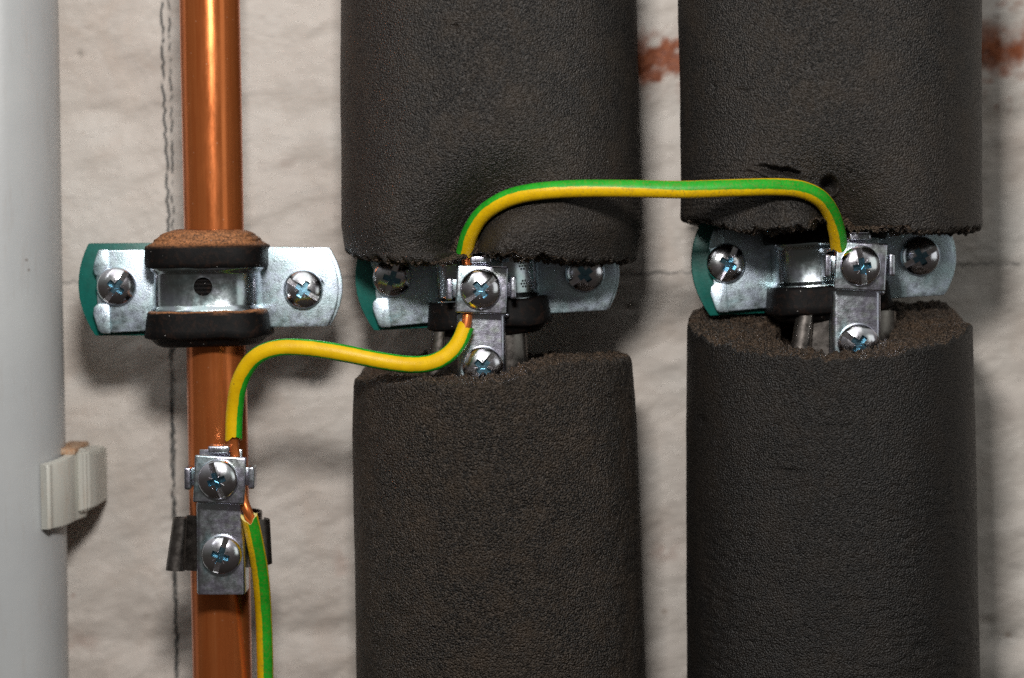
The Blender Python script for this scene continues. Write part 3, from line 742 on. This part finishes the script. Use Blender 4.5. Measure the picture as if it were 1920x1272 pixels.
for sgm, phs, drt_shade, sd, c0, c1, pl in ((SEG1, [(0, -33), (1, -26)], [(0, 1.0), (1, 0.9)], 1, False, True, (0, 1.0)),  # lowest run: grime turned up to paint in the weaker light there
                      (SEG2, [(0, -60), (0.2, -66), (0.45, -88), (0.75, -84), (1, -66)], [(0, 0.25), (1, 0.35)], 2, True, True, (0.4, 2.0)),
                      (SEG3, [(0, 58), (0.2, 60), (0.38, 48), (0.55, 34), (0.75, 21), (0.88, 24), (1, 42)], [(0, 0.4), (0.35, 0.7), (0.5, 1.0), (1, 1.0)], 3, True, True, (0.6, 0))):
    insulation(sgm, phs, drt_shade, wire, sd, c0, c1, pl)
def conductor(seg):
    p, ss, T, F, N, al = tube(seg, 1.28)
    rows = [p[i] + 1.28 * (np.cos(al)[:, None] * F[i] + np.sin(al)[:, None] * N[i]) for i in range(len(p))]
    rows = [np.repeat(p[:1], len(al), 0)] + rows + [np.repeat(p[-1:], len(al), 0)]
    link('conductor', grid_mesh('conductor', np.array(rows), False), 'copper_wire', wire)
conductor([SEG1[-2], SEG1[-1], tuple(P(458, 943, 61.6)), tuple(P(449, 905, 61.4)), tuple(P(442, 860, 61.4)), SEG2[0], SEG2[1]])
conductor([SEG2[-2], SEG2[-1], tuple(P(877, 575, 61.6)), tuple(P(877, 520, 61.6)), tuple(P(875, 490, 61.8)), SEG3[0], SEG3[1]])
conductor([SEG3[-2], SEG3[-1], tuple(P(1576, 500, 61.4)), tuple(P(1578, 540, 61.4))])
def embossed(seg, px0, text, alpha, size):
    p, ss, T, F, N, al = tube(seg, RW)
    xs, _ = proj(p); s0 = float(np.interp(px0, xs, ss))
    cu = bpy.data.curves.new('t', 'FONT'); cu.body = text; cu.size = size; cu.extrude = 0.06; cu.align_y = 'CENTER'; cu.space_character = 1.15
    o = bpy.data.objects.new('t', cu); COL.objects.link(o)
    me = bpy.data.meshes.new_from_object(o.evaluated_get(bpy.context.evaluated_depsgraph_get())); bpy.data.objects.remove(o)
    v = np.zeros(len(me.vertices) * 3); me.vertices.foreach_get('co', v); v = v.reshape(-1, 3); out = []
    for x, y, z in v:
        s_ = s0 + x; i_ = [np.array([np.interp(s_, ss, Q[:, k]) for k in range(3)]) for Q in (p, F, N)]
        a_ = math.radians(alpha) + y / RW
        out.append(i_[0] + (RW + 0.03 + z) * (math.cos(a_) * i_[1] + math.sin(a_) * i_[2]))
    me.vertices.foreach_set('co', (np.array(out) * MM).ravel()); me.update()
    uvl = me.uv_layers.get('stripe') or me.uv_layers.new(name='stripe')
    uvl.data.foreach_set('uv', np.zeros(len(me.loops) * 2))
    link('embossed_number', me, 'wire_insulation', wire)
embossed(SEG3, 1456, '20 10', 24, 1.7)
# every wire mesh is in world mm: shift its vertices so that the thing's origin is the wire's start
for ch_ in [o for o in wire.children] + [g for o in wire.children for g in o.children]:
    me = ch_.data; a = np.zeros(len(me.vertices) * 3); me.vertices.foreach_get('co', a)
    a = (a.reshape(-1, 3) - np.array(wire.location)).ravel(); me.vertices.foreach_set('co', a); me.update()
WIRE_TOP = catmull(SEG3, 10)

# ------------------------------------------------------------------ foam insulation
def build_foam(name, label, top, bot, h, Rf, rim_px, far_y, upper, hole, backz, seed, ma, wire_dent=False, extra=None, rag=0.6, roundr=0.35, sidew=None):
    """top/bot: axis in photo pixels; Rf(py): radius; rim_px: points of the front rim as seen; far_y: pixel row of the far end"""
    a = P(*top, h); b_ = P(*bot, h)
    def axis_x(z): return a.x + (b_.x - a.x) * (z - a.z) / (b_.z - a.z)
    # front rim points -> angle and height
    ang = []; zz = []
    for px, py in rim_px:
        hh = h + 20
        for _ in range(12):
            q = P(px, py, hh); R = Rf(py); dx = q.x - axis_x(q.z); hh = h + math.sqrt(max(0, R * R - dx * dx))
        q = P(px, py, hh); ang.append(math.atan2(hh - h, q.x - axis_x(q.z))); zz.append(q.z)
    o_ = np.argsort(ang); ang = np.array(ang)[o_]; zz = np.array(zz)[o_]
    zf = P((top[0] + bot[0]) / 2, far_y, h).z
    nf, nb = 520, 70
    th = np.concatenate([np.linspace(-0.12, math.pi + 0.12, nf, endpoint=False), np.linspace(math.pi + 0.12, 2 * math.pi - 0.12, nb, endpoint=False)])
    # height of the cut round the tube
    tm = np.mod(th + 0.5, 2 * math.pi) - 0.5
    front = np.interp(tm, ang, zz)
    wf = np.where((tm < 0), sstep(-0.45, 0.0, tm), np.where(tm > math.pi, 1 - sstep(math.pi, math.pi + 0.45, tm), 1.0))
    zc = front * wf + (1 - wf) * (backz + 0.5 * (zz[0] + zz[-1]))
    sgn = -1 if upper else 1
    nv = 250
    tt = np.linspace(0, 1, nv)
    PYs = np.array([0, 1272.0])
    X = []; row = []
    T_, TH = np.meshgrid(tt, th, indexing='ij')
    Z = zf + (zc[None, :] - zf) * T_
    Z = np.where(T_ > 0.999, zc[None, :], Z)
    cxz = axis_x(Z)
    pyA = np.interp(Z.ravel(), *[np.array(v) for v in zip(*sorted([(P(960, yy, h).z, yy) for yy in range(-300, 1700, 50)]))]).reshape(Z.shape)
    R = np.vectorize(Rf)(pyA[:, 0])[:, None] * np.ones_like(Z) if False else np.interp(pyA, np.arange(-300, 1700, 10), [Rf(v) for v in np.arange(-300, 1700, 10)])
    # rounding at the rim
    dist = np.abs(Z - zc[None, :])
    R = R - roundr * (1 - np.sqrt(np.clip(1 - (1 - np.clip(dist / (roundr * 1.6), 0, 1)) ** 2, 0, 1)))
    pos = np.stack([cxz + R * np.cos(TH), -h - R * np.sin(TH), Z], -1)
    nrm = np.stack([np.cos(TH), -np.sin(TH), 0 * TH], -1)
    dsp = 0.18 * fbm(pos / 22.0, 2, seed) + 0.03 * fbm(pos / 3.0, 2, seed + 5) + 0.035 * fbm(pos / 0.8, 2, seed + 9)
    px, py = proj(pos)
    frontm = sstep(0.1, 0.5, np.sin(TH))
    if wire_dent:
        wx, wh, wz = WIRE_TOP[:, 0], -WIRE_TOP[:, 1], WIRE_TOP[:, 2]
        msk = (py > 180) & (np.sin(TH) > 0)
        Q = pos[msk]; D = np.sqrt((Q[:, None, 0] - wx[None]) ** 2 + (Q[:, None, 2] - wz[None]) ** 2)
        j = D.argmin(1); dm = D[np.arange(len(j)), j]
        below = Q[:, 2] < wz[j]
        pen = np.maximum(0, -Q[:, 1] - (wh[j] - 2.6))
        sig = np.where(below, 4.2, 9.0)
        k = np.exp(-(np.maximum(0, dm - 1.6) / sig) ** 1.6)
        pos[msk, 1] += pen * k
        # the flap of foam under the wire swells forward again
        inside = (wx.min() - 3 < Q[:, 0]) & (Q[:, 0] < wx.max() + 3) & below
        pos[msk, 1] -= np.where(inside, 1.6 * np.exp(-((dm - 10) / 4.0) ** 2), 0)
        # creases gathered round the bend of the wire
        cr_ = np.sin(dm * 4.3 + 1.5 * vnoise(Q / 6.0, 77)) * np.exp(-(dm / 9.0) ** 2) * 0.13
        cr_ *= sstep(0.0, 0.6, vnoise(Q / 9.0, 79) + 0.35)
        dsp[msk] += cr_
    if extra: dsp = dsp + extra(px, py, pos, frontm)
    # ragged edge
    rg = rag * (fbm(np.stack([np.cos(th) * 14, np.sin(th) * 14, 0 * th + seed], -1), 3, seed + 30) + 0.5 * vnoise(np.stack([np.cos(th) * 55, np.sin(th) * 55, 0 * th], -1), seed + 31))
    pos = pos + nrm * dsp[..., None]
    wgt = np.exp(-dist / 1.6)
    pos[..., 2] += wgt * rg[None, :]
    base = np.array([axis_x(zf + (zc.mean() - zf) / 2), -h, float(zc.mean() if upper else zf)])
    me = grid_mesh(name, pos - base, True, upper)
    ob = link(name, me, ma); ob.location = Vector(base) * MM
    tag(ob, label, 'pipe insulation', 'foam insulation sleeves on the pipes')
    # cut face and bore
    rim = pos[-1]; cx_ = axis_x(zc)
    hf, hs, hb = hole
    ri = np.where(np.sin(th) > 0, hs + (hf - hs) * np.abs(np.sin(th)) ** 1.6, hs + (hb - hs) * np.abs(np.sin(th)) ** 1.6)
    ri = ri * (1 + 0.05 * vnoise(np.stack([np.cos(th) * 3, np.sin(th) * 3, 0 * th], -1), seed + 41))
    rows = [rim]
    Rr = np.sqrt((rim[:, 0] - cx_) ** 2 + (rim[:, 1] + h) ** 2)
    nr = 70
    for i in range(1, nr + 1):
        k = i / nr; r_ = Rr + (ri - Rr) * k
        x = cx_ + r_ * np.cos(th); y = -h - r_ * np.sin(th)
        zpl = rim[:, 2] + (zc.mean() - rim[:, 2]) * 0.12 * k
        q = np.stack([x, y, 0 * x], -1)
        dn = 0.75 * fbm(q / 2.2, 3, seed + 50) + 0.62 * fbm(q / 0.9, 2, seed + 51) + 0.3 * fbm(q / 9, 2, seed + 52)
        z = zpl + sgn * (dn * min(1, k * 8) + 0.35 * min(1, k * 20))
        rows.append(np.stack([x, y, z], -1))
    last = rows[-1]
    for d in (0.6, 2, 5, 10, 18, 28):
        q = last.copy(); q[:, 2] -= sgn * d; rows.append(q)
    me = grid_mesh('cut_face', np.array(rows) - base, True, upper)
    link('cut_face', me, 'foam_cut', ob)
    return ob
def lin(*pts):
    ys = [p_[0] for p_ in pts]; rs = [p_[1] for p_ in pts]
    return lambda y: float(np.interp(y, ys, rs))
def nick(px, py, cx_, cy_, rx, ry, dp, rot=0.0, pw=1.0):
    c, s = math.cos(rot), math.sin(rot); u = (px - cx_) * c + (py - cy_) * s; w = -(px - cx_) * s + (py - cy_) * c
    return -dp * np.exp(-((u / rx) ** 2 + (w / ry) ** 2) ** pw)
def tear(px, py, cx_, cy_, rx, ry, dp, lip, rot=0.0):
    c, s = math.cos(rot), math.sin(rot); u = (px - cx_) * c + (py - cy_) * s; w = -(px - cx_) * s + (py - cy_) * c
    r2 = np.sqrt((u / rx) ** 2 + (w / ry) ** 2)
    return -dp * np.exp(-r2 ** 4) + lip * np.exp(-((r2 - 1.35) / 0.28) ** 2) * (0.6 + 0.8 * sstep(-0.2, 0.6, w / ry))
def ex_mid_up(px, py, pos, fm):
    d = nick(px, py, 852, 50, 7, 4, 1.6, -0.2) + nick(px, py, 868, 66, 22, 12, 0.3)
    d += nick(px, py, 948, 470, 12, 3, 0.9, 1.1) + nick(px, py, 985, 440, 10, 2.5, 0.7, 0.8) + nick(px, py, 957, 445, 14, 2.2, 0.6, 0.3)
    d -= nick(px, py, 935, 455, 26, 16, 0.7)
    pucker = np.sin((px * 0.35 + py * 0.95) / 3.2 + 2.2 * vnoise(pos / 5.0, 3)) * 0.12 * np.exp(-(((px - 800) / 90) ** 2 + ((py - 425) / 55) ** 2))
    return (d + pucker) * fm
def ex_right_up(px, py, pos, fm):
    nz = 5 * vnoise(pos / 2.0, 12)
    d = tear(px + nz, py + nz, 1463, 321, 38, 8, 4.5, 0.9, 0.12) + tear(px + nz, py + nz, 1560, 345, 15, 14, 5.0, 0.8, 0.3)
    d -= nick(px, py, 1478, 337, 34, 9, 1.2, 0.1) + nick(px, py, 1560, 358, 13, 5, 0.0)
    d += nick(px, py, 1392, 170, 15, 3, 0.9, -0.05) - nick(px, py, 1400, 176, 16, 5, 0.35) + nick(px, py, 1338, 166, 4, 9, 0.5)
    rad = np.sin(np.hypot(px - 1560, py - 380) / 3.0 + 2 * vnoise(pos / 4.0, 8)) * 0.10 * np.exp(-(((px - 1610) / 60) ** 2 + ((py - 385) / 50) ** 2))
    return (d + rad) * fm
def ex_mid_lo(px, py, pos, fm):
    return 0.16 * fbm(pos / 1.6, 2, 61) * fm + 0.35 * fbm(pos / 10.0, 2, 63) * fm
def ex_right_lo(px, py, pos, fm):
    q = np.stack([pos[..., 0] / 6.5, pos[..., 1] / 6.5, pos[..., 2] / 1.25], -1)
    w_ = sstep(760, 960, py) * (0.35 + 0.65 * sstep(-0.5, 0.4, vnoise(pos / 22.0, 15)))
    r_ = 1 - np.abs(fbm(q, 2, 67)) * 2
    d = 0.17 * np.clip(r_, -0.6, 1) * w_
    d += nick(px, py, 1548, 798, 22, 2.6, 0.8, 0.12) + nick(px, py, 1588, 800, 12, 2.4, 0.7, -0.3) + nick(px, py, 1480, 883, 26, 3, 0.9, 0.1) + nick(px, py, 1312, 790, 8, 8, 0.8)
    return d * fm
build_foam('foam_sleeve', 'upper length of the middle dark foam insulation, dented where the wire bends round it', (916, 0), (923, 480), HP,
           lin((-300, 39.2), (0, 39.2), (200, 39.7), (360, 40.2), (420, 40.1), (460, 39.4), (490, 38.6)),
           [(651, 470), (662, 480), (700, 483), (760, 486), (810, 489), (850, 480), (880, 468), (930, 472), (1000, 482), (1060, 484), (1110, 487), (1160, 490), (1176, 489)],
           -140, True, (24, 17, 12), 0.0, 100, 'foam_skin', True, ex_mid_up, 0.75)
build_foam('foam_sleeve', 'upper length of the right-hand dark foam insulation, torn above the wire', (1554, 0), (1557, 430), HP,
           lin((-300, 39.9), (0, 39.9), (430, 39.9)),
           [(1277, 408), (1300, 410), (1330, 418), (1380, 427), (1430, 430), (1480, 424), (1525, 412), (1550, 416), (1585, 424), (1640, 428), (1700, 430), (1760, 430), (1800, 429), (1836, 427)],
           -140, True, (24, 17, 12), 0.0, 200, 'foam_skin', True, ex_right_up, 0.8)
build_foam('foam_sleeve', 'lower length of the middle dark foam insulation with a slanting fuzzy top', (925, 700), (940, 1272), HP,
           lin((640, 36.6), (720, 37.5), (800, 38.1), (1000, 38.6), (1272, 38.9), (1700, 39)),
           [(664, 714), (690, 717), (730, 716), (800, 718), (860, 722), (920, 718), (970, 705), (1030, 690), (1100, 676), (1150, 672), (1184, 670)],
           1420, False, (23, 14, 11), 1.2, 300, 'foam_coarse', False, ex_mid_lo, 0.8, 0.8)
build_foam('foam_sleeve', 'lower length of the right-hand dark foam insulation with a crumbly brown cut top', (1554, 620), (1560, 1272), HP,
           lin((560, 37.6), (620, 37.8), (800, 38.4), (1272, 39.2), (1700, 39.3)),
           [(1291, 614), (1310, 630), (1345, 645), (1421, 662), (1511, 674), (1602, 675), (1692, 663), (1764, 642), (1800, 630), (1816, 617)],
           1420, False, (25, 13, 10), 4.5, 400, 'foam_shade', False, ex_right_lo, 0.85, 0.3)
